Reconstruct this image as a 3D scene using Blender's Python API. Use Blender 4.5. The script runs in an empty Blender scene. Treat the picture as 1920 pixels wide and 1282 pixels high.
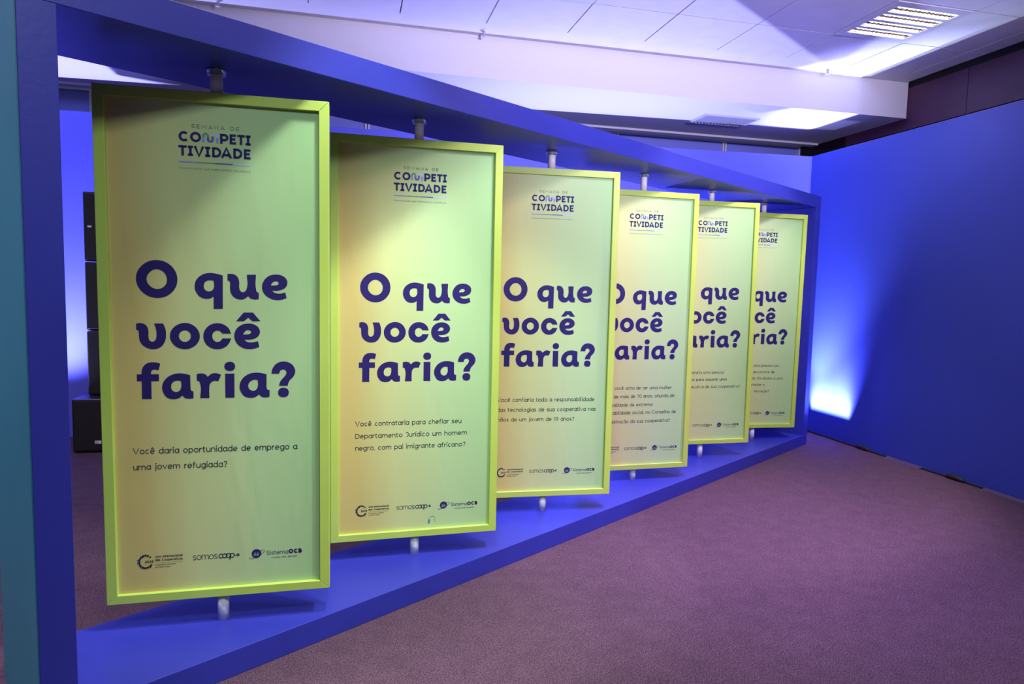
import bpy, bmesh, math, random
from mathutils import Vector, Matrix
random.seed(7)
C = bpy.context.scene.collection
SC = bpy.context.scene

# ------------------------------------------------------------------ camera, world, big lights, exposure
F_PX = 1267.28
YAW, PITCH, ROLL = math.radians(46.282), math.radians(-4.859), math.radians(1.352)
cam_d = bpy.data.cameras.new('camera'); cam = bpy.data.objects.new('camera', cam_d); C.objects.link(cam)
cam_d.sensor_fit = 'HORIZONTAL'; cam_d.sensor_width = 36.0; cam_d.lens = F_PX / 1920 * 36.0
fwd = Vector((math.sin(YAW)*math.cos(PITCH), math.cos(YAW)*math.cos(PITCH), math.sin(PITCH)))
rt = Vector((math.cos(YAW), -math.sin(YAW), 0)); up = rt.cross(fwd)
r2 = rt*math.cos(ROLL) + up*math.sin(ROLL); u2 = -rt*math.sin(ROLL) + up*math.cos(ROLL)
M = Matrix((r2, u2, -fwd)).transposed().to_4x4(); M.translation = Vector((-0.4744, -2.5561, 1.5833))
cam.matrix_world = M; cam_d.clip_start = 0.05; SC.camera = cam
SC.view_settings.view_transform = 'Standard'; SC.view_settings.look = 'None'
SC.view_settings.gamma = 1.0; SC.view_settings.use_curve_mapping = False
SC.view_settings.exposure = 0.0

# the hall is turned against the portal: u runs along its back wall, v into depth
PHI = math.radians(-32.7)
E1 = Vector((math.cos(PHI), math.sin(PHI), 0)); E2 = Vector((-math.sin(PHI), math.cos(PHI), 0))
def hall(u, v, z=0.0): return E1*u + E2*v + Vector((0, 0, z))

wd = bpy.data.worlds.new('hall_ambient'); SC.world = wd; wd.use_nodes = True
wd.node_tree.nodes['Background'].inputs[0].default_value = (0.75, 0.75, 0.75, 1)
wd.node_tree.nodes['Background'].inputs[1].default_value = 0.13

def look(o, target):
    o.rotation_euler = (Vector(target) - o.location).to_track_quat('-Z', 'Y').to_euler()
def spot(name, pos, target, watts, color, angle, blend, radius):
    d = bpy.data.lights.new(name, 'SPOT'); d.energy = watts; d.color = color; d.spot_size = math.radians(angle)
    d.spot_blend = blend; d.shadow_soft_size = radius
    o = bpy.data.objects.new(name, d); C.objects.link(o); o.location = pos; look(o, target); return o
def area(name, pos, target, watts, color, sx, sy, spread=180):
    d = bpy.data.lights.new(name, 'AREA'); d.shape = 'RECTANGLE'; d.size = sx; d.size_y = sy; d.energy = watts; d.color = color
    d.spread = math.radians(spread)
    o = bpy.data.objects.new(name, d); C.objects.link(o); o.location = pos; look(o, target); return o
LED = (0.37, 0.39, 1.0)
WARM = (1.0, 0.84, 0.80)
FRONT = (0.94, 0.73, 0.95)
# stage uplights standing on the floor along the back partition, and a bar of them by the right one
for (u, v, w, tu, tv) in [(3.45, 4.30, 1050, 3.45, 4.36), (1.1, 4.45, 1050, 1.1, 4.52), (-1.75, 4.40, 1050, -1.75, 4.48)]:
    spot('uplight', hall(u, v, .16), hall(tu, tv, 2.5), w, LED, 100, 1.0, .05)
spot('uplight', hall(5.75, 4.24, .2), hall(6.075, 3.84, 1.95), 460, (.62, .74, 1), 58, 1.0, .05)
o = area('uplight_bar', hall(6.01, 3.86, .17), hall(6.01, 3.86, 2.5), 78, (.34, .36, 1), .04, .6, 47)
o.rotation_euler = (Matrix.Rotation(PHI, 3, 'Z') @ Matrix.Rotation(math.radians(9), 3, 'Y') @ Matrix.Rotation(math.pi, 3, 'X')).to_euler()
# violet wash from the front of the hall onto bulkhead, ceiling and beam
spot('front_wash', hall(3.4, -3.6, 2.6), hall(3.6, 3.7, 4.3), 2050, (.72, .64, 1), 62, 1.0, .35)
# ceiling luminaires and soft-edged spots for carpet and panels, some added as fill
for (nm, u, v, w, col, sx, sp) in [('lum_a', 5.37, 2.45, 10, WARM, .6, 115), ('lum_c', 1.03, .065, 14, WARM, .6, 160),
                                   ('lum_d', 1.2, -2.2, 86, (.78, .88, 1), .7, 160), ('lum_f', -2.4, -.8, 190, (.9, .8, 1), .7, 160)]:  # last two are added fills for the first panel and teal end face
    area(nm, hall(u, v, 3.74), hall(u, v, 0), w, col, sx, sx, sp)
spot('key_a', (2.6, -1.6, 3.7), (2.8, .1, 1.2), 190, FRONT, 78, .35, .22)
spot('key_d', (1.25, -.75, 3.7), (1.25, .0, 1.2), 270, (.86, .92, 1.0), 46, .5, .12)  # added for the first panel alone
spot('key_c', (2.2, -2.0, 3.7), (2.0, .0, .75), 400, (.84, .84, 1.0), 47, .45, .12)  # added to lift the right and lower part of the first panel
spot('key_b', (4.6, -1.8, 3.7), (4.8, .1, 1.0), 480, FRONT, 78, .35, .22)
# added violet spot that tints the carpet from above
spot('violet', (3.2, -1.0, 3.7), (3.6, -.9, 0), 900, (.5, .32, 1.0), 66, 1.0, .2)

# ------------------------------------------------------------------ helpers
def mat(name, base, rough=.5, metal=0.0, emit=None, estr=0.0, spec=.5, trans=0.0, ior=1.45):
    m = bpy.data.materials.new(name); m.use_nodes = True
    b = m.node_tree.nodes['Principled BSDF']
    b.inputs['Base Color'].default_value = (*base, 1); b.inputs['Roughness'].default_value = rough
    b.inputs['Metallic'].default_value = metal; b.inputs['Specular IOR Level'].default_value = spec
    b.inputs['Transmission Weight'].default_value = trans; b.inputs['IOR'].default_value = ior
    if emit: b.inputs['Emission Color'].default_value = (*emit, 1); b.inputs['Emission Strength'].default_value = estr
    return m
def nodes(m): return m.node_tree.nodes, m.node_tree.links, m.node_tree.nodes['Principled BSDF']
def mottled(name, c1, c2, scale, rough=.5, bump=0.0, bscale=200, spec=.5, detail=4):
    m = mat(name, c1, rough, spec=spec); N, L, b = nodes(m)
    tc = N.new('ShaderNodeTexCoord'); n = N.new('ShaderNodeTexNoise'); n.inputs['Scale'].default_value = scale; n.inputs['Detail'].default_value = detail
    r = N.new('ShaderNodeValToRGB'); r.color_ramp.elements[0].color = (*c1, 1); r.color_ramp.elements[1].color = (*c2, 1)
    r.color_ramp.elements[0].position = .32; r.color_ramp.elements[1].position = .68
    L.new(tc.outputs['Object'], n.inputs['Vector']); L.new(n.outputs['Fac'], r.inputs['Fac']); L.new(r.outputs['Color'], b.inputs['Base Color'])
    if bump:
        n2 = N.new('ShaderNodeTexNoise'); n2.inputs['Scale'].default_value = bscale; n2.inputs['Detail'].default_value = 3
        bp = N.new('ShaderNodeBump'); bp.inputs['Strength'].default_value = bump; bp.inputs['Distance'].default_value = .01
        L.new(tc.outputs['Object'], n2.inputs['Vector']); L.new(n2.outputs['Fac'], bp.inputs['Height']); L.new(bp.outputs['Normal'], b.inputs['Normal'])
    return m
MT = {
 'frame_blue': mottled('blue_paint', (.027, .035, .31), (.031, .039, .34), 3, .42, .05, 60),
 'teal': mottled('teal_paint', (.016, .125, .18), (.020, .14, .20), 2, .5),  # end face coloured teal, apart from the frame blue
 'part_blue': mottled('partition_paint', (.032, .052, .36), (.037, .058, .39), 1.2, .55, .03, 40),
 'back_blue': mottled('back_partition_paint', (.12, .135, .72), (.13, .145, .76), 1.2, .6, .03, 40),  # partition blue paled, the uplight wash is put into its colour
 'seam': mat('filler_seam', (.16, .18, .58), .6),
 'lime': mottled('lime_paint', (.47, .66, .092), (.50, .69, .105), 4, .45),
 'white': mat('white_plaster', (.80, .78, .80), .7),
 'tile': mottled('ceiling_tile', (.74, .72, .75), (.78, .76, .79), 6, .8, .05, 120),
 'dark': mat('black_gap', (.006, .005, .006), .8),
 'wood': mottled('dark_wood', (.055, .015, .045), (.080, .022, .060), 2.5, .45),
 'pvc': mat('white_pipe', (.80, .80, .78), .35),
 'acrylic': mat('clear_acrylic', (.85, .93, .98), .06, trans=.9, ior=1.49),
 'navy': mat('navy_print', (.022, .014, .115), .55, spec=.3),
 'ink': mat('dark_print', (.012, .018, .05), .55, spec=.3),
 'greyink': mat('grey_green_print', (.09, .14, .12), .6, spec=.3),
 'lav': mat('lavender_print', (.25, .30, .68), .6), 'grn': mat('green_print', (.14, .36, .16), .6),
 'vio': mat('violet_print', (.13, .10, .40), .6), 'ice': mat('ice_print', (.45, .60, .80), .6),
 'pale': mat('pale_green_print', (.50, .64, .34), .6),
 'teal_ink': mat('teal_smudge', (.06, .30, .32), .6),
 'black': mat('black_cabinet', (.012, .012, .013), .35), 'blackm': mat('black_grille', (.008, .008, .009), .6),
 'badge': mat('white_badge', (.8, .75, .8), .4), 'steel': mat('white_steel', (.70, .70, .74), .45),
 'alu': mat('reflector', (.85, .80, .74), .18, 1.0), 'tube': mat('tube_glow', (1, 1, 1), .5, emit=(1, .90, .78), estr=14),
 'grille': mat('grille_metal', (.55, .55, .62), .45), 'pane': mat('window_pane', (.24, .27, .85), .25),  # pane colour carries the blue light falling on a pale pane
 'rubber': mat('black_rubber', (.012, .010, .011), .6), 'tape': mat('grey_tape', (.16, .12, .22), .5),
}
def carpet():
    m = mottled('carpet', (.031, .0175, .025), (.152, .089, .114), 165, .95, .3, 380, .1, 4); N, L, b = nodes(m)
    n = N.new('ShaderNodeTexNoise'); n.inputs['Scale'].default_value = 9; n.inputs['Detail'].default_value = 5
    n3 = N.new('ShaderNodeTexNoise'); n3.inputs['Scale'].default_value = 38; n3.inputs['Detail'].default_value = 3
    tc = N.new('ShaderNodeTexCoord'); L.new(tc.outputs['Object'], n.inputs['Vector']); L.new(tc.outputs['Object'], n3.inputs['Vector'])
    ad = N.new('ShaderNodeMath'); ad.operation = 'ADD'; L.new(n.outputs['Fac'], ad.inputs[0]); L.new(n3.outputs['Fac'], ad.inputs[1])
    mr = N.new('ShaderNodeMapRange'); mr.inputs[1].default_value = .7; mr.inputs[2].default_value = 1.3; mr.inputs[3].default_value = .86; mr.inputs[4].default_value = 1.14
    L.new(ad.outputs[0], mr.inputs[0])
    mx = N.new('ShaderNodeMix'); mx.data_type = 'RGBA'; mx.blend_type = 'MULTIPLY'; mx.inputs['Factor'].default_value = 1
    src = b.inputs['Base Color'].links[0].from_socket
    L.new(src, mx.inputs['A']); L.new(mr.outputs[0], mx.inputs['B']); L.new(mx.outputs['Result'], b.inputs['Base Color'])
    return m
MT['carpet'] = carpet()
def banner_print():
    # printed colour gradient: ochre at one side through pale lime to green
    m = mat('banner_print', (.5, .6, .3), .5, spec=.35); N, L, b = nodes(m)
    tc = N.new('ShaderNodeTexCoord'); sx = N.new('ShaderNodeSeparateXYZ'); L.new(tc.outputs['Object'], sx.inputs[0])
    n = N.new('ShaderNodeTexNoise'); n.inputs['Scale'].default_value = .9; n.inputs['Detail'].default_value = 1; L.new(tc.outputs['Object'], n.inputs['Vector'])
    a = N.new('ShaderNodeMath'); a.operation = 'MULTIPLY_ADD'; a.inputs[1].default_value = .16; L.new(n.outputs['Fac'], a.inputs[0]); L.new(sx.outputs['X'], a.inputs[2])
    hz = N.new('ShaderNodeMath'); hz.operation = 'MULTIPLY_ADD'; hz.inputs[1].default_value = .07; L.new(sx.outputs['Z'], hz.inputs[0]); L.new(a.outputs[0], hz.inputs[2])
    mr = N.new('ShaderNodeMapRange'); mr.inputs[1].default_value = -.24; mr.inputs[2].default_value = .56; L.new(hz.outputs[0], mr.inputs[0])
    r = N.new('ShaderNodeValToRGB'); e = r.color_ramp.elements
    e[0].position = 0; e[0].color = (0.60, 0.505, 0.150, 1); e[1].position = 1; e[1].color = (0.34, 0.61, 0.245, 1)
    x = e.new(.22); x.color = (0.585, 0.655, 0.250, 1); x = e.new(.55); x.color = (0.46, 0.665, 0.285, 1)
    L.new(mr.outputs[0], r.inputs['Fac']); L.new(r.outputs['Color'], b.inputs['Base Color'])
    w = N.new('ShaderNodeTexNoise'); w.inputs['Scale'].default_value = 3.2; w.inputs['Detail'].default_value = 2; w.inputs['Distortion'].default_value = .6
    mp = N.new('ShaderNodeMapping'); mp.inputs['Rotation'].default_value = (0, .6, 0); mp.inputs['Scale'].default_value = (2.2, 1, .6)
    L.new(tc.outputs['Object'], mp.inputs['Vector']); L.new(mp.outputs[0], w.inputs['Vector'])
    bp = N.new('ShaderNodeBump'); bp.inputs['Strength'].default_value = .12; bp.inputs['Distance'].default_value = .03
    L.new(w.outputs['Fac'], bp.inputs['Height']); L.new(bp.outputs['Normal'], b.inputs['Normal'])
    return m
MT['fabric'] = banner_print()

def obj(name, bm, m, parent=None, smooth=False):
    me = bpy.data.meshes.new(name); bmesh.ops.remove_doubles(bm, verts=bm.verts, dist=1e-6) if smooth else None
    bm.to_mesh(me); bm.free()
    for x in (m if isinstance(m, (list, tuple)) else [m]): me.materials.append(MT[x])
    if smooth:
        for p in me.polygons: p.use_smooth = True
    o = bpy.data.objects.new(name, me); C.objects.link(o)
    if parent: o.parent = parent
    return o
def box(bm, x0, x1, y0, y1, z0, z1, mi=0, bev=0.0, mtx=None):
    g = bmesh.ops.create_cube(bm, size=1.0)
    for v in g['verts']: v.co = Vector(((x0+x1)/2 + v.co.x*(x1-x0), (y0+y1)/2 + v.co.y*(y1-y0), (z0+z1)/2 + v.co.z*(z1-z0)))
    fs = set(f for v in g['verts'] for f in v.link_faces)
    for f in fs: f.material_index = mi
    vs = list(g['verts'])
    if bev:
        es = list(set(e for v in g['verts'] for e in v.link_edges))
        r = bmesh.ops.bevel(bm, geom=es, offset=bev, segments=2, profile=.5, affect='EDGES')
        vs = list(set(v for f in r['faces'] for v in f.verts) | set(v for v in vs if v.is_valid))
    if mtx is not None:
        for v in vs: v.co = mtx @ v.co
    return vs
def hbox(bm, u0, u1, v0, v1, z0, z1, mi=0, bev=0.0):
    return box(bm, u0, u1, v0, v1, z0, z1, mi, bev, Matrix.Rotation(PHI, 4, 'Z'))
def lathe(bm, prof, c=(0, 0, 0), n=28, mtx=None):
    rings = []
    for r, z in prof:
        ring = []
        for k in range(n):
            a = 2*math.pi*k/n; p = Vector((c[0]+r*math.cos(a), c[1]+r*math.sin(a), c[2]+z))
            ring.append(bm.verts.new(mtx @ p if mtx is not None else p))
        rings.append(ring)
    for a, b in zip(rings, rings[1:]):
        for k in range(n):
            bm.faces.new((a[k], a[(k+1) % n], b[(k+1) % n], b[k]))
    bm.faces.new(rings[0][::-1]); bm.faces.new(rings[-1])
def tube(bm, pts, r, n=8):
    rings = []
    for i, p in enumerate(pts):
        p = Vector(p); t = (Vector(pts[min(i+1, len(pts)-1)]) - Vector(pts[max(i-1, 0)])).normalized()
        s = t.cross(Vector((0, 0, 1))); s = s.normalized() if s.length > 1e-4 else Vector((1, 0, 0)); q = s.cross(t)
        rr = r[i] if isinstance(r, (list, tuple)) else r
        rings.append([bm.verts.new(p + s*rr*math.cos(2*math.pi*k/n) + q*rr*math.sin(2*math.pi*k/n)) for k in range(n)])
    for a, b in zip(rings, rings[1:]):
        for k in range(n): bm.faces.new((a[k], a[(k+1) % n], b[(k+1) % n], b[k]))
    bm.faces.new(rings[0][::-1]); bm.faces.new(rings[-1])
def tag(o, label=None, cat=None, group=None, kind=None):
    if label: o['label'] = label
    if cat: o['category'] = cat
    if group: o['group'] = group
    if kind: o['kind'] = kind
    return o
def thing(name, loc, label, cat, rotz=0, group=None):
    o = bpy.data.objects.new(name, None); C.objects.link(o); o.location = loc; o.rotation_euler = (0, 0, rotz)
    o.empty_display_size = .1
    return tag(o, label, cat, group)
def struct(name, bm, m, label=None, parent=None):
    o = obj(name, bm, m, parent)
    if not parent: tag(o, label, None, None, 'structure')
    return o
NB = bmesh.new

# ------------------------------------------------------------------ the hall
b = NB(); hbox(b, -8, 9, -9, 9, -.05, 0); struct('floor', b, 'carpet', 'mottled purple grey carpet')
# blue partitions standing below the ceiling
b = NB(); hbox(b, 6.075, 6.155, -6, 4.494, 0, 3.11, 0, .004); struct('wall_right', b, 'part_blue', 'tall blue painted partition on the right')
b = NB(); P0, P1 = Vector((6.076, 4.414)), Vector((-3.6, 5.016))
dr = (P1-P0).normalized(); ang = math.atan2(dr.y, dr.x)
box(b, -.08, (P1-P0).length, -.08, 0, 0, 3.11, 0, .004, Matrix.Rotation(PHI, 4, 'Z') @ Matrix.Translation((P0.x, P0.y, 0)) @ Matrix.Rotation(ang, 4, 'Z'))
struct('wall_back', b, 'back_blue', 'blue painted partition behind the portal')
# white joint tape where the partitions meet
b = NB(); hbox(b, 6.067, 6.0752, 4.404, 4.4130, 2.55, 3.111); struct('trim_3', b, 'seam', 'thin pale seam in the corner of the partitions')

# upper ceiling: tiles with open joints under a dark slab, then a plain strip along the bulkhead
b = NB(); TU, TV, S, GP = 5.008, 2.806, .7255, .005
lumc = (5.008, 2.0805)
for i in range(-14, 4):
    for j in range(-10, 2):
        u0, v0 = TU + i*S, TV + (j-1)*S
        if i == 0 and j == 0: continue                      # luminaire bay
        if i == -4 and j == 0: continue
        v1 = v0 + S if j < 1 else 3.455
        if j == 1: v0 = TV
        if u0 > 6.6: continue
        u1 = min(u0+S, 6.66)
        hbox(b, u0+GP, u1-GP, v0+GP, v1-(GP if j < 1 else 0), 3.79, 3.81)
hbox(b, -6, 6.66, 3.455, 3.738, 3.79, 3.81)
hbox(b, -6, 6.66, -5.5, 3.738, 3.835, 3.86)
struct('ceiling', b, 'tile', 'white ceiling of square tiles')
# bulkhead with its soffit
b = NB(); hbox(b, -6, 6.685, 3.738, 3.80, 3.424, 3.86); hbox(b, -6, 6.685, 3.80, 5.2, 3.424, 3.46)
struct('trim_1', b, 'white', 'white bulkhead and soffit under the tiled ceiling')
b = NB(); hbox(b, -6, 6.66, 5.08, 5.20, 3.400, 3.4245, 0, .006); struct('trim_2', b, 'steel', 'pale moulding along the back of the soffit')
# dark wood wall beyond the right partition: boards with shadow joints
b = NB()
vj = [6.8, 5.2, 4.62, 3.02, 1.42, -.2, -1.8, -3.4]
zj = [0, 1.2, 2.4, 3.30, 3.735]
for v1, v0 in zip(vj[1:], vj[2:]):
    for z0, z1 in zip(zj, zj[1:]):
        hbox(b, 6.69, 6.72, v0+.003, v1-.003, z0+.004, z1-(.004 if z1 < 3.7 else 0))
hbox(b, 6.72, 6.76, -3.4, 4.62, 0, 3.735)
struct('wall_outer', b, 'wood', 'dark reddish wood panelled wall')
b = NB(); hbox(b, 6.70, 6.76, -3.4, 4.62, 3.735, 3.86); struct('trim_4', b, 'dark', 'black shadow gap above the wood wall')
b = NB(); hbox(b, 6.69, 7.3, 4.64, 5.45, 0, 3.60); struct('trim_5', b, 'dark', 'black pillar beside the window wall')
# window wall behind the back partition
b = NB(); hbox(b, -6, 6.98, 5.56, 5.62, 0, 3.80); struct('wall_far', b, 'dark', 'wall carrying the window band')
win = thing('window_1', hall(0, 5.5, 0), None, None, PHI); win['kind'] = 'structure'
b = NB(); box(b, -6, 6.98, 0, .05, 3.45, 3.505, 0, .004); box(b, -6, 6.98, 0, .05, 2.45, 2.50, 0, .004)
obj('window_rail', b, 'steel', win)
for um in (-4.3, -2.95, -1.58, -.22, 1.17, 2.62, 4.14, 5.61, 6.72, 6.96):
    b = NB(); box(b, um-.028, um-.006, -.005, .05, 2.45, 3.50, 0, .003); box(b, um+.006, um+.028, -.005, .05, 2.45, 3.50, 0, .003)
    obj('mullion', b, 'steel', win)
b = NB(); box(b, -6, 6.98, .03, .06, 0, 3.45); obj('window_pane', b, 'pane', win)

# ------------------------------------------------------------------ ceiling fittings
def luminaire(uc, vc, label, group):
    t = thing('ceiling_luminaire', hall(uc, vc, 3.79), label, 'ceiling light', PHI, group)
    h = S/2 - .006; sl = .29; pitch = .148; sw = .052
    b = NB()                                             # pan with four long slots
    ys = [(-1.5+k)*pitch for k in range(4)]
    edges = [-h] + [e for y in ys for e in (y-sw, y+sw)] + [h]
    for k in range(0, len(edges), 2): box(b, -h, h, edges[k], edges[k+1], -.006, .004)
    for y in ys:
        box(b, -h, -sl, y-sw, y+sw, -.006, .004); box(b, sl, h, y-sw, y+sw, -.006, .004)
    obj('pan', b, 'steel', t)
    for y in ys:
        b = NB(); n = 8                                   # curved reflector trough
        prof = [(y + sw*math.cos(math.pi*k/n), .044*math.sin(math.pi*k/n)) for k in range(n+1)]
        for (a, c) in zip(prof, prof[1:]):
            vs = [b.verts.new((x, p[0], p[1])) for x, p in ((-sl, a), (sl, a), (sl, c), (-sl, c))]; b.faces.new(vs)
        box(b, -sl-.004, -sl, y-sw, y+sw, 0, .044); box(b, sl, sl+.004, y-sw, y+sw, 0, .044)
        rf = obj('reflector', b, 'alu', t)
        b = NB(); tube(b, [(-sl+.02, y, .028), (sl-.02, y, .028)], .013, 12); obj('tube', b, 'tube', rf)
        b = NB()
        for k in range(14):                               # cross blades with a scalloped lower edge
            x = -sl + .02 + k*(2*sl-.04)/13
            m = 6; top = [(y-sw+2*sw*q/m) for q in range(m+1)]
            lo = [b.verts.new((x, q, -.004 + .006*math.sin(math.pi*(q-y+sw)/(2*sw)))) for q in top]
            hi = [b.verts.new((x+.002, q, .014)) for q in top]
            for a in range(m): b.faces.new((lo[a], lo[a+1], hi[a+1], hi[a]))
        obj('louver', b, 'alu', rf)
    return t
luminaire(5.008+S/2, 2.0805+S/2, 'square recessed ceiling light with four glowing louvred tubes near the right wall', None)
luminaire(5.008-3.5*S, 2.0805+S/2, 'recessed louvred ceiling light cut off by the top edge', None)

g = thing('air_grille', hall(4.94, 4.40, 3.424), 'slatted grey air vent in the low soffit beside the bright patch', 'air vent', PHI)
b = NB(); W2, D2 = .325, .19
for (x0, x1, y0, y1) in [(-W2, W2, -D2, -D2+.028), (-W2, W2, D2-.028, D2), (-W2, -W2+.028, -D2+.028, D2-.028), (W2-.028, W2, -D2+.028, D2-.028)]:
    box(b, x0, x1, y0, y1, -.016, 0)
obj('grille_frame', b, 'grille', g)
b = NB(); box(b, -W2+.028, W2-.028, -D2+.028, D2-.028, -.003, -.0005); obj('backing', b, 'dark', g)
for k in range(15):
    x = -W2+.05 + k*(2*W2-.10)/14; b = NB()
    vs = [b.verts.new(p) for p in ((x-.008, -D2+.026, -.005), (x+.008, -D2+.026, -.019), (x+.008, D2-.026, -.019), (x-.008, D2-.026, -.005))]
    b.faces.new(vs); r = bmesh.ops.solidify(b, geom=list(b.faces), thickness=.002)
    obj('slat', b, 'grille', g)

for (u, v, lab) in [(2.124, 3.62, 'small sprinkler head on the ceiling strip above the portal middle'),
                    (5.592, 3.60, 'small sprinkler head by the bulkhead near the lit ceiling lamp'),
                    (-.047, 3.60, 'small sprinkler head at the top left of the ceiling strip')]:
    t = thing('sprinkler', hall(u, v, 3.79), lab, 'sprinkler', PHI, 'ceiling sprinklers')
    b = NB(); lathe(b, [(.034, 0), (.034, -.004), (.016, -.012)], n=20); obj('escutcheon', b, 'steel', t, True)
    b = NB(); lathe(b, [(.009, -.010), (.011, -.028), (.006, -.032), (.006, -.046)], n=12); obj('body', b, 'grille', t, True)
    b = NB(); lathe(b, [(.004, -.046), (.019, -.050), (.019, -.053), (.004, -.055)], n=16)
    for s in (-1, 1): tube(b, [(s*.009, 0, -.028), (s*.013, 0, -.040), (s*.004, 0, -.052)], .0025, 6)
    obj('deflector', b, 'grille', t)

# ------------------------------------------------------------------ the blue portal
L_, D_, H_, HB, HT, WP = 6.6705, .587, 2.5387, .1083, .117, .1068
portal = thing('portal_frame', (L_/2, D_/2, 0), 'long blue box portal holding the row of green panels', 'display frame')
def pbox(name, x0, x1, z0, z1, y0=0.0, y1=D_):
    b = NB(); box(b, x0-L_/2, x1-L_/2, y0-D_/2, y1-D_/2, z0, z1, 0, .0025)
    return b
obj('base', pbox('', 0.0, L_, 0, HB), 'frame_blue', portal)
obj('beam', pbox('', 0.0, L_, H_-HT, H_), 'frame_blue', portal)
b = pbox('', 0.0, WP, HB, H_-HT); obj('post', b, 'frame_blue', portal)
b = pbox('', L_-.1104, L_, HB, H_-HT); obj('post', b, 'frame_blue', portal)
b = NB(); box(b, -L_/2-.004, -L_/2, -D_/2+.001, D_/2-.001, 0, H_); tag(obj('end_panel', b, 'teal', portal), 'teal painted end face')

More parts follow.
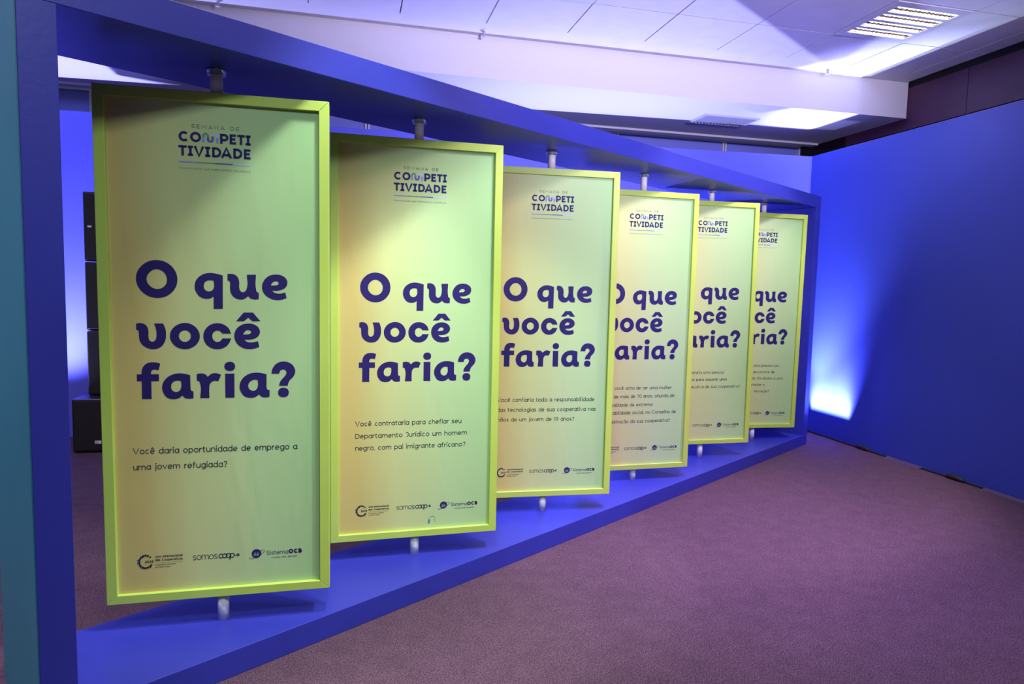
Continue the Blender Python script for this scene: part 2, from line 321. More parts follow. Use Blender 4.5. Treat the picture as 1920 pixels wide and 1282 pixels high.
# traced outlines of the big question, panel coordinates in tenths of a millimetre, 1 marks a corner
HEAD = [
    [(-3087,3002,0),(-2886,3492,0),(-2328,3754,0),(-1767,3532,0),(-1548,2970,0),(-1732,2491,0),(-2306,2221,0),(-2878,2469,0)],
    [(-2695,2986,0),(-2569,3258,0),(-2328,3382,0),(-2052,3262,0),(-1941,2970,0),(-2056,2688,0),(-2314,2585,0),(-2589,2719,0)],
    [(184,3190,1),(-24,3249,0),(-296,3285,0),(-632,3187,0),(-842,2969,0),(-901,2729,0),(-834,2456,0),(-647,2262,0),(-440,2219,0),(-295,2246,0),(-182,2313,1),(-186,1804,1),(169,1808,1)],
    [(-169,2964,1),(-316,2984,0),(-477,2926,0),(-551,2770,0),(-514,2599,0),(-363,2520,0),(-243,2562,0),(-177,2658,0)],
    [(367,3251,1),(492,3267,0),(686,3211,0),(790,3075,0),(821,2903,0),(818,2695,0),(857,2565,0),(955,2510,0),(1062,2569,0),(1117,2701,0),(1123,3244,1),(1479,3253,1),(1477,2656,0),(1505,2543,0),(1583,2497,1),(1580,2233,1),(1403,2223,0),(1264,2259,0),(1163,2357,1),(1034,2247,0),(837,2214,0),(610,2301,0),(482,2498,0),(457,2688,0),(460,2895,0),(432,2972,0),(364,2988,1)],
    [(2695,2301,1),(2527,2236,0),(2325,2210,0),(1992,2298,0),(1770,2522,0),(1714,2739,0),(1791,3011,0),(2000,3217,0),(2266,3279,0),(2533,3230,0),(2708,3067,0),(2729,2927,0),(2664,2758,0),(2496,2649,0),(2311,2605,0),(2108,2601,1),(2194,2521,0),(2377,2480,0),(2528,2500,0),(2643,2538,1)],
    [(2068,2816,1),(2114,2913,0),(2231,2998,0),(2331,2988,0),(2381,2928,0),(2347,2857,0),(2230,2825,0)],
    [(-3120,1171,1),(-2953,1190,0),(-2785,1131,0),(-2703,1013,0),(-2671,860,0),(-2673,622,0),(-2637,485,0),(-2537,434,0),(-2435,486,0),(-2381,640,0),(-2374,793,0),(-2401,1015,0),(-2455,1177,1),(-2114,1179,1),(-2036,949,0),(-2017,726,0),(-2069,435,0),(-2262,194,0),(-2528,130,0),(-2790,212,0),(-2971,399,0),(-3027,637,0),(-3029,790,0),(-3052,892,0),(-3125,921,1)],
    [(-1874,667,0),(-1761,985,0),(-1553,1149,0),(-1300,1211,0),(-1031,1145,0),(-827,956,0),(-736,662,0),(-837,367,0),(-1047,194,0),(-1319,130,0),(-1602,203,0),(-1788,384,0)],
    [(-1531,668,0),(-1456,841,0),(-1305,910,0),(-1148,842,0),(-1079,670,0),(-1154,497,0),(-1313,427,0),(-1463,496,0)],
    [(470,780,1),(138,779,1),(62,866,0),(-59,905,0),(-197,838,0),(-256,664,0),(-202,499,0),(-66,424,0),(56,473,0),(136,575,1),(478,575,1),(364,334,0),(182,185,0),(-70,129,0),(-352,202,0),(-534,394,0),(-602,654,0),(-525,941,0),(-338,1132,0),(-55,1207,0),(212,1145,0),(388,989,0)],
    [(682,1301,1),(976,1663,1),(1347,1668,1),(1633,1309,1),(1326,1306,1),(1155,1455,1),(984,1303,1)],
    [(1584,225,1),(1398,154,0),(1182,131,0),(886,202,0),(659,439,0),(600,676,0),(682,965,0),(880,1141,0),(1144,1205,0),(1408,1154,0),(1580,997,0),(1617,847,0),(1544,679,0),(1385,573,0),(1203,532,0),(985,528,1),(1086,440,0),(1251,410,0),(1417,431,0),(1530,467,1)],
    [(950,742,1),(1008,853,0),(1125,936,0),(1223,915,0),(1269,854,0),(1230,784,0),(1106,748,0)],
    [(-2972,-1924,1),(-2968,-1189,1),(-3146,-1184,1),(-3143,-906,1),(-2970,-902,1),(-2959,-756,0),(-2885,-568,0),(-2727,-441,0),(-2524,-411,0),(-2384,-425,0),(-2260,-469,1),(-2325,-741,1),(-2452,-712,0),(-2562,-734,0),(-2607,-811,0),(-2612,-902,1),(-2319,-905,1),(-2319,-1190,1),(-2608,-1190,1),(-2611,-1930,1)],
    [(-1134,-958,1),(-1321,-901,0),(-1543,-876,0),(-1877,-956,0),(-2101,-1144,0),(-2209,-1420,0),(-2159,-1699,0),(-2006,-1893,0),(-1785,-1952,0),(-1578,-1909,0),(-1441,-1801,1),(-1355,-1904,0),(-1212,-1942,0),(-1022,-1928,1),(-1018,-1638,1),(-1094,-1611,0),(-1127,-1505,0),(-1130,-1400,1)],
    [(-1486,-1200,1),(-1612,-1176,0),(-1787,-1235,0),(-1867,-1416,0),(-1826,-1582,0),(-1684,-1654,0),(-1557,-1604,0),(-1490,-1465,0)],
    [(-882,-910,1),(-713,-889,0),(-553,-926,0),(-457,-1032,1),(-359,-936,0),(-196,-880,0),(-50,-901,0),(63,-955,1),(-47,-1221,1),(-201,-1202,0),(-315,-1253,0),(-390,-1375,0),(-403,-1498,0),(-406,-1927,1),(-759,-1924,1),(-763,-1300,0),(-799,-1212,0),(-879,-1194,1)],
    [(220,-907,1),(584,-905,1),(579,-1930,1),(218,-1924,1)],
    [(195,-598,0),(254,-458,0),(410,-406,0),(564,-460,0),(617,-601,0),(561,-742,0),(405,-794,0),(250,-740,0)],
    [(1861,-949,1),(1661,-894,0),(1427,-874,0),(1111,-951,0),(877,-1161,0),(780,-1444,0),(846,-1712,0),(1001,-1893,0),(1217,-1945,0),(1434,-1901,0),(1555,-1804,1),(1652,-1904,0),(1802,-1938,0),(1976,-1919,1),(1982,-1632,1),(1906,-1612,0),(1865,-1531,0),(1861,-1406,1)],
    [(1508,-1192,1),(1374,-1176,0),(1207,-1254,0),(1128,-1422,0),(1179,-1584,0),(1320,-1648,0),(1445,-1597,0),(1505,-1472,0)],
    [(2063,-924,1),(2098,-728,0),(2269,-496,0),(2556,-405,0),(2828,-482,0),(2997,-681,0),(3030,-843,0),(2961,-1041,0),(2789,-1238,0),(2711,-1453,1),(2363,-1448,1),(2407,-1287,0),(2535,-1109,0),(2638,-984,0),(2669,-858,0),(2622,-768,0),(2529,-746,0),(2435,-784,0),(2393,-856,0),(2379,-927,1)],
    [(2327,-1736,0),(2387,-1584,0),(2546,-1537,0),(2702,-1588,0),(2761,-1743,0),(2700,-1896,0),(2543,-1944,0),(2385,-1890,0)],
]

# ------------------------------------------------------------------ lettering: a monoline stroke alphabet
def arc(cx, cy, rx, ry, a0, a1, n=None):
    n = n or max(4, int(abs(a1-a0)/12))
    return [(cx+rx*math.cos(math.radians(a0+(a1-a0)*k/n)), cy+ry*math.sin(math.radians(a0+(a1-a0)*k/n))) for k in range(n+1)]
def spl(p, n=6):
    q = [p[0]] + list(p) + [p[-1]]; o = []
    for i in range(1, len(q)-2):
        for k in range(n):
            t = k/n
            o.append(tuple(.5*(2*q[i][d] + (q[i+1][d]-q[i-1][d])*t + (2*q[i-1][d]-5*q[i][d]+4*q[i+1][d]-q[i+2][d])*t*t
                     + (3*q[i][d]-q[i-1][d]-3*q[i+1][d]+q[i+2][d])*t**3) for d in (0, 1)))
    return o + [tuple(p[-1])]
XH, CH, AS, DE = .52, .70, .745, -.20
WID = dict(a=.50, b=.52, c=.47, d=.52, e=.50, f=.32, g=.52, h=.48, i=.12, j=.16, l=.18, m=.80, n=.48, o=.53, p=.52, q=.52, r=.30, s=.40, t=.34,
           u=.48, v=.49, x=.48, z=.42, A=.68, B=.55, C=.64, D=.62, E=.50, F=.48, I=.12, J=.40, L=.46, M=.74, N=.62, O=.72, P=.54, Q=.72,
           R=.56, S=.54, T=.56, U=.60, V=.66, I2=.30)
WID.update({'0': .54, '1': .26, '2': .48, '5': .48, '7': .48, '9': .50, '?': .42, ',': .10, '.': .10, '|': .08, ' ': .30, '-': .3})
ACC = {'ê': 'e^', 'ç': 'c,', 'ã': 'a~', 'í': 'i/', 'á': 'a/', 'Ç': 'C,', 'Ã': 'A~'}
def glyph(ch, w, W):
    """centre-line strokes of one letter inside a box W wide"""
    h = w/2; r, X, Y, l = W-h, XH-h, CH-h, h; cx = W/2; rx = W/2-h
    mx, my, ry = W/2, XH/2, XH/2-h
    if ch == 'o': return [arc(cx, my, rx, ry, 0, 360)]
    if ch == 'c': return [arc(cx+.02, my, rx, ry, 48, 312)]
    if ch == 'e': return [[(l, my), (r, my)] , arc(cx, my, rx, ry, 0, 318)]
    if ch in 'adq':
        s = [arc(cx, my, rx, ry, 0, 360)]
        return s + {'a': [[(r, XH), (r, .12)] + arc(r+.09, .12, .09, .12-h, 180, 262, 5)], 'd': [[(r, AS), (r, 0)]], 'q': [[(r, XH), (r, DE)]]}[ch]
    if ch in 'bp': return [arc(cx, my, rx, ry, 0, 360), [(l, AS), (l, 0)] if ch == 'b' else [(l, XH), (l, DE)]]
    if ch == 'g': return [arc(cx, my, rx, ry, 0, 360), [(r, XH), (r, -.02)] + arc(cx, -.02, rx, .18-h, 0, -142)]
    if ch in 'hn': return [[(l, AS if ch == 'h' else XH), (l, 0)], arc(cx, X-rx*.95, rx, rx*.95, 180, 0) + [(r, 0)]]
    if ch == 'm':
        q = W/4-h/2
        return [[(l, XH), (l, 0)], arc(l+q, X-q, q, q, 180, 0) + [(l+2*q, 0)], arc(l+3*q, X-q, q, q, 180, 0) + [(r, 0)]]
    if ch == 'r': return [[(l, XH), (l, 0)], arc(l+.25, X-.25, .25, .25, 180, 86)]
    if ch == 'u': return [[(l, XH), (l, h+rx*.95)] + arc(cx, h+rx*.95, rx, rx*.95, 180, 360), [(r, XH), (r, 0)]]
    if ch == 'i': return [[(cx, XH), (cx, 0)], arc(cx, .68, w*.36, w*.36, 0, 360, 8)]
    if ch == 'j': return [[(cx+.02, XH), (cx+.02, -.06)] + arc(cx-.10, -.06, .12, .14-h, 0, -85), arc(cx+.02, .68, w*.36, w*.36, 0, 360, 8)]
    if ch == 'l': return [[(l, AS), (l, .12)] + arc(l+.12, .12, .12, .12-h, 180, 265)]
    if ch == 't': return [[(.11, .66), (.11, .16)] + arc(.25, .16, .14, .16-h, 180, 285), [(0, X), (W*.92, X)]]
    if ch == 'f': return [[(.11, 0), (.11, .58)] + arc(.25, .58, .14, AS-.58-h, 180, 82), [(0, X), (W*.9, X)]]
    if ch == 's': return [spl([(r-.01, X-.06), (cx, X), (l+.01, XH*.74), (cx, XH*.5), (r, XH*.27), (cx, h), (l, h+.06)])]
    if ch == 'v': return [[(l*.8, XH), (cx, h*.6), (W-l*.8, XH)]]
    if ch == 'x': return [[(l, XH), (r, 0)], [(r, XH), (l, 0)]]
    if ch == 'z': return [[(l*.5, X), (r, X), (l, h), (r+h*.5, h)]]
    if ch == 'A': return [[(h*.7, 0), (cx, CH-h*.4), (W-h*.7, 0)], [(W*.2, .2), (W*.8, .2)]]
    if ch == 'B': return [[(l, 0), (l, CH)], [(l, Y), (W*.5, Y)] + arc(W*.5, (Y+CH*.53)/2, W*.38-h, (Y-CH*.53)/2, 90, -90) + [(l, CH*.53)],
                          [(l, CH*.53), (W*.55, CH*.53)] + arc(W*.55, (CH*.53+h)/2, W*.45-h, (CH*.53-h)/2, 90, -90) + [(l, h)]]
    if ch == 'C': return [arc(cx+.02, CH/2, rx+.01, CH/2-h, 46, 314)]
    if ch == 'O': return [arc(cx, CH/2, rx, CH/2-h, 0, 360)]
    if ch == 'Q': return [arc(cx, CH/2, rx, CH/2-h, 0, 360), [(W*.55, .16), (W*.92, -.08)]]
    if ch == 'D': return [[(l, 0), (l, CH)], [(l, Y), (W*.42, Y)] + arc(W*.42, CH/2, W*.58-h, CH/2-h, 90, -90) + [(l, h)]]
    if ch in 'EF': return [[(l, 0), (l, CH)], [(l, Y), (W, Y)], [(l, CH*.51), (W*.88, CH*.51)]] + ([[(l, h), (W, h)]] if ch == 'E' else [])
    if ch == 'I':
        return [[(cx, 0), (cx, CH)]] + ([[(0, Y), (W, Y)], [(0, h), (W, h)]] if W > .2 else [])
    if ch == 'J': return [[(.04, Y), (r, Y), (r, .2)] + arc(r-.16, .2, .16, .2-h, 0, -110)]
    if ch == 'L': return [[(l, CH), (l, h), (W, h)]]
    if ch == 'M': return [[(l, 0), (l, CH-h*.3), (cx, .18), (r, CH-h*.3), (r, 0)]]
    if ch == 'N': return [[(l, 0), (l, CH-h), (r, h), (r, CH)]]
    if ch in 'PR':
        return [[(l, 0), (l, CH)], [(l, Y), (W*.5, Y)] + arc(W*.5, (Y+.26)/2, W*.5-h, (Y-.26)/2, 90, -90) + [(l, .26)]] + ([[(W*.5, .26), (r, 0)]] if ch == 'R' else [])
    if ch == 'S': return [spl([(r-.01, Y-.08), (cx, Y), (l+.01, CH*.74), (cx, CH*.51), (r, CH*.27), (cx, h), (l, h+.09)])]
    if ch == 'T': return [[(0, Y), (W, Y)], [(cx, Y), (cx, 0)]]
    if ch == 'U': return [[(l, CH), (l, h+rx)] + arc(cx, h+rx, rx, rx, 180, 360) + [(r, CH)]]
    if ch == 'V': return [[(h*.7, CH), (cx, h*.4), (W-h*.7, CH)]]
    if ch == '0': return [arc(cx, CH/2, rx, CH/2-h, 0, 360)]
    if ch == '1': return [[(0, CH*.86), (r-.02, Y), (r-.02, 0)]] if w < .1 else [[(r-.02, CH), (r-.02, 0)], [(0, Y-.02), (r, Y-.02)]]
    if ch == '2': return [spl([(l, Y-.14), (cx*.9, Y), (r-.02, Y-.18), (cx*1.1, CH*.42), (l, h)]) + [(W, h)]]
    if ch == '5': return [[(r-.02, Y), (l+.03, Y), (l+.01, .40)] , spl([(l+.01, .40), (cx, .44), (r, .23), (cx, h), (l-.01, h+.09)])]
    if ch == '7': return [[(l*.4, Y), (r, Y), (W*.3, 0)]]
    if ch == '9': return [arc(cx, CH-.23, rx, .23-h, 0, 360), spl([(r, CH-.23), (r-.04, .2), (cx-.08, h)])]
    if ch == '?': return [spl([(l, CH*.78), (cx, Y), (r, CH*.75), (cx+.06, CH*.46), (cx, .20)]), arc(cx, .05, w*.36, w*.36, 0, 360, 8)]
    if ch == '.': return [arc(cx, w*.6, w*.34, w*.34, 0, 360, 8)]
    if ch == ',': return [[(cx+.01, .09), (cx-.03, -.10)]]
    if ch == '|': return [[(cx, -.05), (cx, CH+.05)]]
    return []
def strip(bm, pts, w, f, mi=0):
    """a flat band of width w along pts; f maps the plane of the lettering to a vertex"""
    p = [pts[0]] + [q for a, q in zip(pts, pts[1:]) if math.dist(a, q) > 1e-5]
    closed = len(p) > 3 and math.dist(p[0], p[-1]) < 1e-4
    if closed: p = p[:-1]
    n = len(p); L = []
    def nrm(a, b):
        d = math.dist(a, b); return (-(b[1]-a[1])/d, (b[0]-a[0])/d)
    for i in range(n):
        n0 = nrm(p[i-1], p[i]) if (i > 0 or closed) else None
        n1 = nrm(p[i], p[(i+1) % n]) if (i < n-1 or closed) else None
        n0 = n0 or n1; n1 = n1 or n0
        m = (n0[0]+n1[0], n0[1]+n1[1]); q = m[0]*m[0]+m[1]*m[1]
        k = min(2/q if q > 1e-6 else 9, 1.7)*w/2
        L.append((bm.verts.new(f(p[i][0]+m[0]*k, p[i][1]+m[1]*k)), bm.verts.new(f(p[i][0]-m[0]*k, p[i][1]-m[1]*k))))
    for i in range(n if closed else n-1):
        a, b_ = L[i], L[(i+1) % n]
        fc = bm.faces.new((a[0], a[1], b_[1], b_[0])); fc.material_index = mi
def text_width(s, w, gap):
    x = 0
    for ch in s: x += WID[ACC.get(ch, ch)[0]] + (gap if ch != ' ' else gap)
    return x - gap
def write(bm, s, x0, y0, em, w=.062, gap=.085, x1=None, right=None, y=0.0, mi=0, sx=1.0, slope=0.0):
    """write s from x0 (or ending at right) on baseline y0; x1 stretches the line to end there"""
    if x1 is not None: sx = (x1-x0)/(text_width(s, w, gap)*em)
    if right is not None: x0 = right - text_width(s, w, gap)*em*sx
    x = 0
    for ch in s:
        b, acc = (ACC[ch][0], ACC[ch][1]) if ch in ACC else (ch, '')
        W = WID[b]
        st = glyph(b, w, W)
        if acc and b == 'i': st = st[:1]
        c, top = W/2, (CH if b.isupper() else XH)
        if acc == '^': st.append([(c-.15, top+.06), (c, top+.19), (c+.15, top+.06)])
        if acc == '/': st.append([(c-.03, top+.06), (c+.10, top+.21)])
        if acc == '~': st.append(spl([(c-.19, top+.08), (c-.09, top+.15), (c+.09, top+.09), (c+.19, top+.16)]))
        if acc == ',': st.append([(c, .02), (c+.02, -.06), (c-.08, -.16)])
        for q in st:
            strip(bm, [((x+a)*em*sx, d*em) for a, d in q], w*em, lambda a, d: Vector((x0+a, y, y0+d+a*slope)), mi)
        x += W + gap
    return x0 + (x-gap)*em*sx
def letter_box(bm, ch, x0, x1, y0, y1, sw, y, mi=0):
    em = (y1-y0)/CH
    for q in glyph(ch, sw/em, (x1-x0)/em):
        strip(bm, [(a*em, d*em) for a, d in q], sw, lambda a, d: Vector((x0+a, y, y0+d)), mi)
def disc(bm, cx, cz, r, y, mi=0, n=20):
    f = bm.faces.new([bm.verts.new((cx+r*math.cos(2*math.pi*k/n), y, cz+r*math.sin(2*math.pi*k/n))) for k in range(n)]); f.material_index = mi

def headline_mesh(name, parent, y, dx, dz):
    cu = bpy.data.curves.new('headline_outline', 'CURVE'); cu.dimensions = '2D'; cu.fill_mode = 'BOTH'; cu.resolution_u = 6
    for ct in HEAD:
        s = cu.splines.new('BEZIER'); s.bezier_points.add(len(ct)-1); s.use_cyclic_u = True
        n = len(ct)
        P = [Vector((x*1e-4+dx, z*1e-4+dz, 0)) for x, z, _ in ct]
        for i, bp in enumerate(s.bezier_points):
            bp.co = P[i]; bp.handle_left_type = bp.handle_right_type = 'FREE'
            a, c, e = P[i-1], P[i], P[(i+1) % n]
            if ct[i][2]:
                # corner: aim each handle along its neighbour's curve when that one is smooth
                bp.handle_left = c + (a-c)/3; bp.handle_right = c + (e-c)/3
            else:
                d = (c-a).normalized()*(e-c).length + (e-c).normalized()*(c-a).length
                d = d.normalized() if d.length > 1e-9 else Vector((1, 0, 0))
                bp.handle_left = c - d*(c-a).length*.36; bp.handle_right = c + d*(e-c).length*.36
    o = bpy.data.objects.new('outline', cu); C.objects.link(o)
    dg = bpy.context.evaluated_depsgraph_get(); me = bpy.data.meshes.new_from_object(o.evaluated_get(dg))
    bpy.data.objects.remove(o)
    me.transform(Matrix.Translation((0, y, 0)) @ Matrix.Rotation(math.pi/2, 4, 'X'))
    me.name = name; me.materials.clear(); me.materials.append(MT['navy'])
    h = bpy.data.objects.new(name, me); C.objects.link(h); h.parent = parent
    return h

def event_logo(par, y, dx, dz):
    b = NB(); X = lambda v: v+dx; Z = lambda v: v+dz; sw = .0097
    write(b, 'SEMANA DE', X(-.0924), Z(.9085), .0212, .085, .30, x1=X(.0895), y=y, mi=1)
    for ch, x0, x1 in (('C', -.1405, -.1012), ('O', -.0972, -.0560), ('P', .0153, .0478), ('E', .0518, .0766), ('T', .0812, .1101), ('I', .1128, .1328)):
        letter_box(b, ch, X(x0), X(x1), Z(.8530), Z(.8935), sw, y)
    for ch, x0, x1 in (('T', -.1412, -.1108), ('I', -.1068, -.0870), ('V', -.0834, -.0458), ('I', -.0424, -.0220), ('D', -.0154, .0196),
                       ('A', .0186, .0596), ('D', .0652, .1001), ('E', .1061, .1318)):
        letter_box(b, ch, X(x0), X(x1), Z(.7968), Z(.8378), sw, y)
    # the ribbon that stands for the M
    a0, a1, q = -.0475, .0052, .00878
    c = [(-.0479+0, .8548), (-.0479, .879)]
    x0 = -.0479; r = .0088; zt, zb = .8795, .8635
    strip(b, [(X(x0), Z(.8545)), (X(x0), Z(.8755))], .0092, lambda a, d: Vector((a, y, d)), 2)
    strip(b, [(X(x0), Z(.8755))] + arc(X(x0+r), Z(zt), r, r, 180, 0) + [(X(x0+2*r), Z(.8745))], .0092, lambda a, d: Vector((a, y, d)), 3)
    strip(b, [(X(x0+2*r), Z(.8745)), (X(x0+2*r), Z(zb+.004))] + arc(X(x0+3*r), Z(zb+.004), r, r, 180, 360) + [(X(x0+4*r), Z(.880))], .0092, lambda a, d: Vector((a, y, d)), 4)
    strip(b, [(X(x0+4*r), Z(.880))] + arc(X(x0+5*r), Z(zt), r, r, 180, 0) + [(X(x0+6*r), Z(.8755))], .0092, lambda a, d: Vector((a, y, d)), 5)
    strip(b, [(X(x0+6*r), Z(.8755)), (X(x0+6*r), Z(.8535))], .0092, lambda a, d: Vector((a, y, d)), 2)
    for x0, x1, mi in ((-.1418, -.0726, 2), (-.0726, -.0049, 3), (-.0049, .0627, 4), (.0627, .1300, 5)):
        strip(b, [(X(x0), Z(.7725)), (X(x1), Z(.7725))], .0050, lambda a, d: Vector((a, y, d)), mi)
    write(b, 'COMUNICAÇÃO QUE FORTALECE E MULTIPLICA', X(-.1423), Z(.7442), .0088, .10, .20, x1=X(.1315), y=y, mi=1)
    return obj('event_logo', b, ['navy', 'greyink', 'lav', 'grn', 'vio', 'ice'], par)
def year_logo(par, y, dx, dz):
    b = NB(); cx, cz, R = -.2985+dx, -.8810+dz, .0290
    rnd = random.Random(3)
    strip(b, arc(cx, cz, R-.004, R-.002, 75, 325, 40), .0075, lambda a, d: Vector((a, y, d)))
    for k in range(13):
        a = math.radians(48 + k*23.5); q = R - .0022 + rnd.uniform(-.002, .003)
        disc(b, cx+q*math.cos(a), cz+q*math.sin(a), rnd.uniform(.0028, .0048), y, 0, 12)
    for k in range(11):
        a = math.radians(80 + k*22); q = R - .0055 + rnd.uniform(0, .005)
        disc(b, cx+q*math.cos(a), cz+q*math.sin(a), .0013, y-.0003, 1, 8)
    write(b, '2025', -.3015+dx, -.8868+dz, .0150, .15, .09, x1=-.2690+dx, y=y)
    write(b, 'Ano Internacional', -.2622+dx, -.8660+dz, .0140, .135, .09, x1=-.1557+dx, y=y)
    write(b, 'das Cooperativas', -.2625+dx, -.8810+dz, .0140, .135, .09, x1=-.1560+dx, y=y)
    strip(b, [(-.2625+dx, -.8888+dz), (-.1560+dx, -.8888+dz)], .0011, lambda a, d: Vector((a, y, d)), 2)
    write(b, 'Cooperativas constroem', -.2629+dx, -.8996+dz, .0080, .095, .09, x1=-.1830+dx, y=y)
    write(b, 'um mundo melhor', -.2631+dx, -.9096+dz, .0080, .095, .09, x1=-.2037+dx, y=y)
    return obj('year_logo', b, ['ink', 'pale', 'grn'], par)
def coop_logo(par, y, dx, dz):
    b = NB(); em = .0405; bz = -.8880+dz
    write(b, 'somos', -.1163+dx, bz, em, .055, .045, x1=-.0185+dx, y=y)
    x0 = -.0150+dx; r = .0106; cz = bz + XH*em/2
    f = lambda a, d: Vector((a, y, d))
    strip(b, arc(x0+r, cz, r-.0018, r-.0018, 50, 310), .0036, f)
    for k, (st, en) in ((1, (0, 360)), (2, (0, 360)), (3, (0, 360))):
        strip(b, arc(x0+r+k*.0148, cz, r-.0018, r-.0018, st, en), .0036, f)
    xp = x0+r+3*.0148-r+.0018
    strip(b, [(xp, cz), (xp, bz-.0085)], .0036, f)
    disc(b, .0632+dx, cz+.0005, .0062, y); strip(b, [(.0512+dx, cz), (.0560+dx, cz)], .0030, f)
    strip(b, [(.0606+dx, cz+.0034), (.0640+dx, cz+.0005), (.0606+dx, cz-.0024)], .0014, lambda a, d: Vector((a, y-.0003, d)), 1)
    return obj('coop_logo', b, ['ink', 'pale'], par)
def system_logo(par, y, dx, dz):
    b = NB(); cx, cz = .1384+dx, -.8772+dz; f = lambda a, d: Vector((a, y, d))
    disc(b, cx, cz, .0196, y, 0, 28)
    t = math.radians(27); pts = [(cx+.0022+.0350*math.cos(a)*math.cos(t)-.0088*math.sin(a)*math.sin(t), cz-.0040+.0350*math.cos(a)*math.sin(t)+.0088*math.sin(a)*math.cos(t)) for a in [2*math.pi*k/40 for k in range(41)]]
    strip(b, pts[-19:] + pts[1:2], .0018, f); strip(b, pts[1:8], .0016, f); strip(b, pts[17:24], .0016, f)
    for q in (-.0062, .0050):                                   # pale pair of trees on the disc
        strip(b, [(cx+q-.005, cz-.0065), (cx+q, cz+.0065), (cx+q+.005, cz-.0065), (cx+q-.005, cz-.0065)], .0013, lambda a, d: Vector((a, y-.0003, d)), 1)
        strip(b, [(cx+q, cz-.0020), (cx+q, cz-.0120)], .0013, lambda a, d: Vector((a, y-.0003, d)), 1)
    write(b, 'Sistema', .1793+dx, -.8860+dz, .0262, .072, .065, x1=.2690+dx, y=y)
    write(b, 'OCB', .2710+dx, -.8860+dz, .0275, .20, .06, x1=.3270+dx, y=y)
    write(b, 'CNCOOP | OCB | SESCOOP', .2003+dx, -.9025+dz, .0082, .13, .09, x1=.3062+dx, y=y)
    return obj('system_logo', b, ['navy', 'pale'], par)

PW, PH, PT, BD, REC, ZB = .8894, 2.1, .08, .0415, .018, .2179
ORD = ['first and nearest', 'second', 'third', 'fourth', 'fifth', 'sixth and farthest']
PANELS = [  # angle, pole x, lift, lean, text shift, question lines (text, start, end, baseline)
 (-32.75, .7219, .0055, .0017, (0, 0), [('Você daria oportunidade de emprego a', -.3358, .3096, -.4222), ('uma jovem refugiada?', -.3363, .0252, -.4885)]),
 (-31.022, 1.7637, -.0025, .0019, (.013, -.012), [('Você contrataria para chefiar seu', -.3186, .2440, -.4382), ('Departamento Jurídico um homem', -.3185, .2748, -.5036), ('negro, com pai imigrante africano?', -.3184, .2679, -.5672)]),
 (-35.562, 2.8208, -.0047, .0012, (.015, -.008), [('Você confiaria toda a responsabilidade', None, .3262, -.428), ('das tecnologias de sua cooperativa nas', None, .3381, -.4923), ('mãos de um jovem de 19 anos?', None, .1928, -.5557)]),
 (-31.233, 3.8746, -.0213, .0002, (.027, -.012), [('você acha de ter uma mulher', -.1866, .2898, -.4354), ('de mais de 70 anos, oriunda de', -.1881, .3161, -.4990), ('realidade de extrema', None, .1332, -.5640), ('vulnerabilidade social, no Conselho de', None, .3351, -.6240), ('Administração da sua cooperativa?', None, .2871, -.6910)]),
 (-33.907, 4.9235, .0127, .0044, (.021, -.009), [('contrataria uma pessoa', None, .1802, -.432), ('al para assumir uma', None, .2122, -.4942), ('executiva de sua cooperativa?', None, .3440, -.558)]),
 (-35.324, 5.9775, .0103, -.0060, (.010, -.028), [('uma pessoa com', None, .2462, -.4441), ('decorrente de', None, .2001, -.5066), ('as vinculadas a uma', None, .293, -.5687), ('chefiar o', None, .1000, -.6339), ('Inovação?', None, .1545, -.6975)]),
]
LAB = ['tall lime framed panel nearest the camera, asking about a job for a young refugee',
       'lime framed panel second from the left, asking about the legal department',
       'lime framed panel third from the left, asking about a 19 year old',
       'lime framed panel fourth from the left, with five lines about a woman over 70',
       'lime framed panel fifth from the left, with three half hidden lines of text',
       'smallest lime framed panel at the far right end of the blue portal']
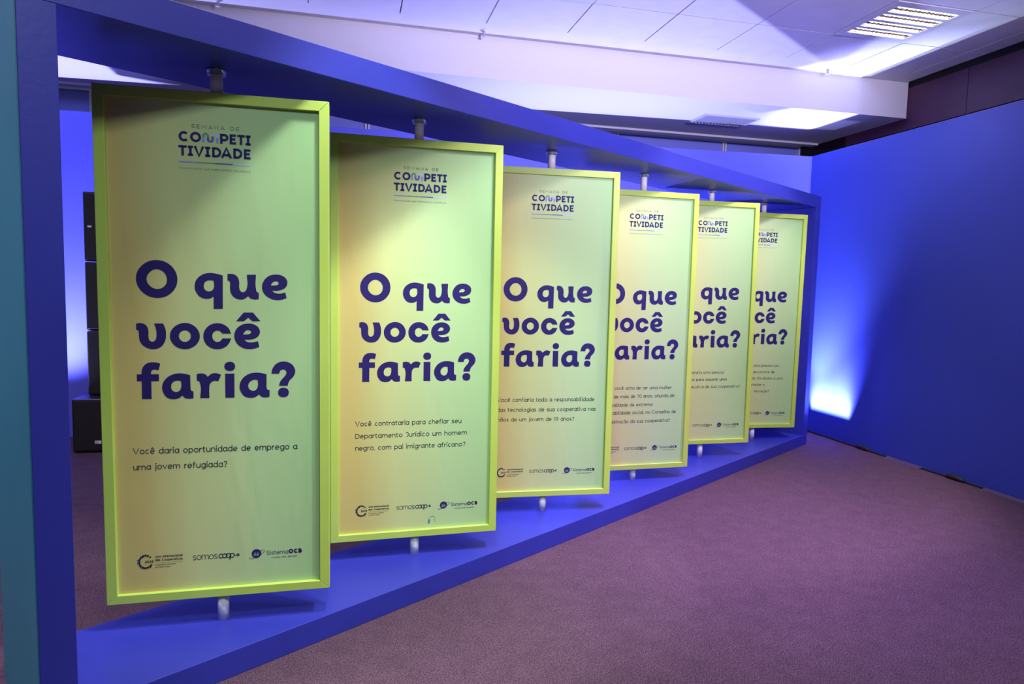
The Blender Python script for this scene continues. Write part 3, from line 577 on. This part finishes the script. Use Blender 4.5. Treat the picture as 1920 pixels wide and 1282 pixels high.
def make_banner(i):
    th, px, dzp, lean, (dx, dz), lines = PANELS[i]
    root = thing('banner_panel', (px, .285, HB), LAB[i], 'sign', math.radians(th), 'green question panels in the blue portal')
    zc = ZB + dzp + PH/2 - HB
    LM = Matrix.Translation((0, 0, zc)) @ Matrix.Rotation(-lean, 4, 'Y')
    def put(o): o.matrix_local = LM; return o
    b = NB(); w, h, t = PW/2, PH/2, PT/2
    o4 = [(-w, -h), (w, -h), (w, h), (-w, h)]; i4 = [(-w+BD, -h+BD*.9), (w-BD, -h+BD*.9), (w-BD, h-BD), (-w+BD, h-BD)]
    for k in range(4):                                             # four mitred rails
        k2 = (k+1) % 4
        V = [b.verts.new((x, y, z)) for y in (-t, t) for (x, z) in (o4[k], o4[k2], i4[k2], i4[k])]
        for fc in ((0, 1, 2, 3), (7, 6, 5, 4), (0, 4, 5, 1), (2, 6, 7, 3), (1, 5, 6, 2), (3, 7, 4, 0)): b.faces.new([V[q] for q in fc])
    bmesh.ops.recalc_face_normals(b, faces=b.faces)
    bmesh.ops.bevel(b, geom=list(b.edges), offset=.0018, segments=1, affect='EDGES', clamp_overlap=True)
    put(obj('frame', b, 'lime', root))
    def sheet(y0, y1):
        b = NB(); box(b, i4[0][0]-.002, i4[1][0]+.002, y0, y1, i4[0][1]-.002, i4[2][1]+.002); return b
    yf = -t + REC
    fab = put(obj('printed_fabric', sheet(yf, yf+.003), 'fabric', root))
    put(obj('back_fabric', sheet(t-REC-.003, t-REC), 'fabric', root))
    yl = yf - .0008
    event_logo(fab, yl, dx, dz)
    headline_mesh('headline_text', fab, yl, dx, dz)
    for s, x0, x1, z in lines:
        b = NB()
        if x0 is not None: write(b, s, x0, z, .0362, .082, .085, x1=x1, y=yl)
        else: write(b, s, 0, z, .0362, .082, .085, right=x1, y=yl, sx=SXM)
        obj('question_line', b, 'ink', fab)
    year_logo(fab, yl, dx, dz); coop_logo(fab, yl, dx, dz); system_logo(fab, yl, dx, dz)
    if i == 1:
        b = NB(); ox, oz = .085, -.985
        f = lambda a, d: Vector((a, yl, d))
        strip(b, spl([(ox-.014, oz+.002), (ox-.010, oz+.028), (ox+.008, oz+.038), (ox+.018, oz+.030), (ox+.020, oz+.004)]), .0022, f)
        strip(b, [(ox-.013, oz-.002), (ox-.011, oz+.020)], .010, f)
        tag(obj('ink_smudge', b, 'teal_ink', fab), 'small teal smudge at the lower edge')
    ztop = H_ - HT - HB
    b = NB(); lathe(b, [(.0235, 0), (.0235, ZB+dzp-HB)], n=32); obj('pole', b, 'pvc', root, False)
    b = NB(); lathe(b, [(.0235, ZB+dzp+PH-HB), (.0235, ztop)], n=32); obj('pole', b, 'pvc', root, False)
    for p_ in root.children:
        if p_.name.startswith('pole'):
            for q in p_.data.polygons: q.use_smooth = abs(q.normal.z) < .5
    b = NB(); z0 = ztop-.022
    prof = [(.0237, z0), (.034, z0), (.0365, z0+.003), (.0365, z0+.016), (.034, z0+.0195), (.0237, z0+.0195)]
    rings = [[b.verts.new((r*math.cos(2*math.pi*k/36), r*math.sin(2*math.pi*k/36), z)) for k in range(36)] for r, z in prof]
    for a in range(6):
        p0, p1 = rings[a], rings[(a+1) % 6]
        for k in range(36): b.faces.new((p0[k], p0[(k+1) % 36], p1[(k+1) % 36], p1[k]))
    bmesh.ops.recalc_face_normals(b, faces=b.faces)
    tag(obj('collar', b, 'acrylic', root, True), 'clear plastic collar around the pole top')
    return root
SXM = sum((x1-x0)/(text_width(s, .068, .085)*.0362) for p in PANELS for s, x0, x1, z in p[5] if x0 is not None) / sum(1 for p in PANELS for q in p[5] if q[1] is not None)
for i in range(6): make_banner(i)

# ------------------------------------------------------------------ loudspeakers behind the portal
sub = thing('subwoofer', hall(-1.104, 4.40, 0), 'black bass cabinet on the floor behind the left post of the portal', 'loudspeaker', PHI)
b = NB(); box(b, -.29, .29, -.19, .22, .012, .487, 0, .008); obj('cabinet', b, 'black', sub)
b = NB(); box(b, -.272, .272, -.198, -.190, .03, .470, 0, .003); obj('front_grille', b, 'blackm', sub)
for x in (-.24, .24):
    for y in (-.15, .18):
        b = NB(); lathe(b, [(.02, 0), (.02, .014)], (x, y, 0), 14); obj('foot', b, 'rubber', sub)
b = NB(); box(b, -.112, -.060, -.2005, -.198, .085, .112, 0, .001); bd = tag(obj('badge', b, 'badge', sub), 'small white badge low on the grille')
b = NB(); f_ = .030; write(b, 'EV', -.105, .0895, .024, .14, .06, y=-.2010); obj('badge_lettering', b, 'navy', bd)
col_ = thing('column_speaker', hall(-1.232, 4.51, .487), 'slim black column loudspeaker standing on the bass cabinet at left', 'loudspeaker', PHI)
zs_ = [0, .589, 1.212, 1.834]
for k in range(3):
    b = NB(); box(b, -.098, .098, -.095, .095, zs_[k]+.003, zs_[k+1]-.003, 0, .012)
    md = obj('module', b, 'black', col_)
    b = NB(); box(b, -.088, .088, -.101, -.094, zs_[k]+.02, zs_[k+1]-.02, 0, .003); obj('front_grille', b, 'blackm', md)
b = NB(); box(b, -.062, -.030, -.103, -.101, 1.517, 1.532, 0, .001); tag(obj('badge', b, 'badge', col_), 'tiny white badge')
bx = thing('floor_box', hall(1.03, 4.52, 0), 'low black box on the carpet seen in the gap beside the nearest panel', 'box', PHI)
b = NB(); box(b, -.27, .22, -.18, .12, .01, .25, 0, .008); obj('cabinet', b, 'black', bx)
b = NB(); box(b, -.255, .205, -.188, -.18, .03, .23, 0, .003); obj('front_grille', b, 'blackm', bx)

# ------------------------------------------------------------------ cable along the foot of the right partition
cab = thing('power_cable', hall(6.045, 3.0, 0), 'thin black cable lying along the foot of the right blue partition', 'cable', PHI)
def cpts(v0, v1):
    n = 40; return [(.004*math.sin(7*(v0+(v1-v0)*k/n)), v0+(v1-v0)*k/n-3.0, .009) for k in range(n+1)]
b = NB(); tube(b, cpts(4.3, -2.0), .0075, 8); obj('cord', b, 'rubber', cab, True)
for v in (3.30, 2.22):
    b = NB()
    tube(b, [(-.006, v-3.0+.085, .012), (-.008, v-3.0+.07, .021), (-.011, v-3.0+.02, .024), (-.011, v-3.0-.03, .024), (-.008, v-3.0-.07, .018), (-.006, v-3.0-.09, .012)], [.010, .021, .023, .023, .019, .009], 12)
    obj('connector', b, 'rubber', cab, True)
for v0, v1, lab in ((2.98, 2.57, 'purplish tape strip over the cable between its two black connectors'), (1.95, .9, 'tape strip over the cable at the right edge of the floor')):
    b = NB(); n = 12
    sec = [(-.055, .0015), (-.022, .006), (-.010, .018), (.008, .018), (.022, .012)]
    rows = [[b.verts.new(hall(6.045+x, v0+(v1-v0)*k/n, z + .001*math.sin(k*2.1))) for x, z in sec] for k in range(n+1)]
    for a, c in zip(rows, rows[1:]):
        for q in range(len(sec)-1): b.faces.new((a[q], a[q+1], c[q+1], c[q]))
    bmesh.ops.solidify(b, geom=list(b.faces), thickness=.001)
    tag(obj('tape_strip', b, 'tape', None), lab, 'tape', 'tape strips on the cable')
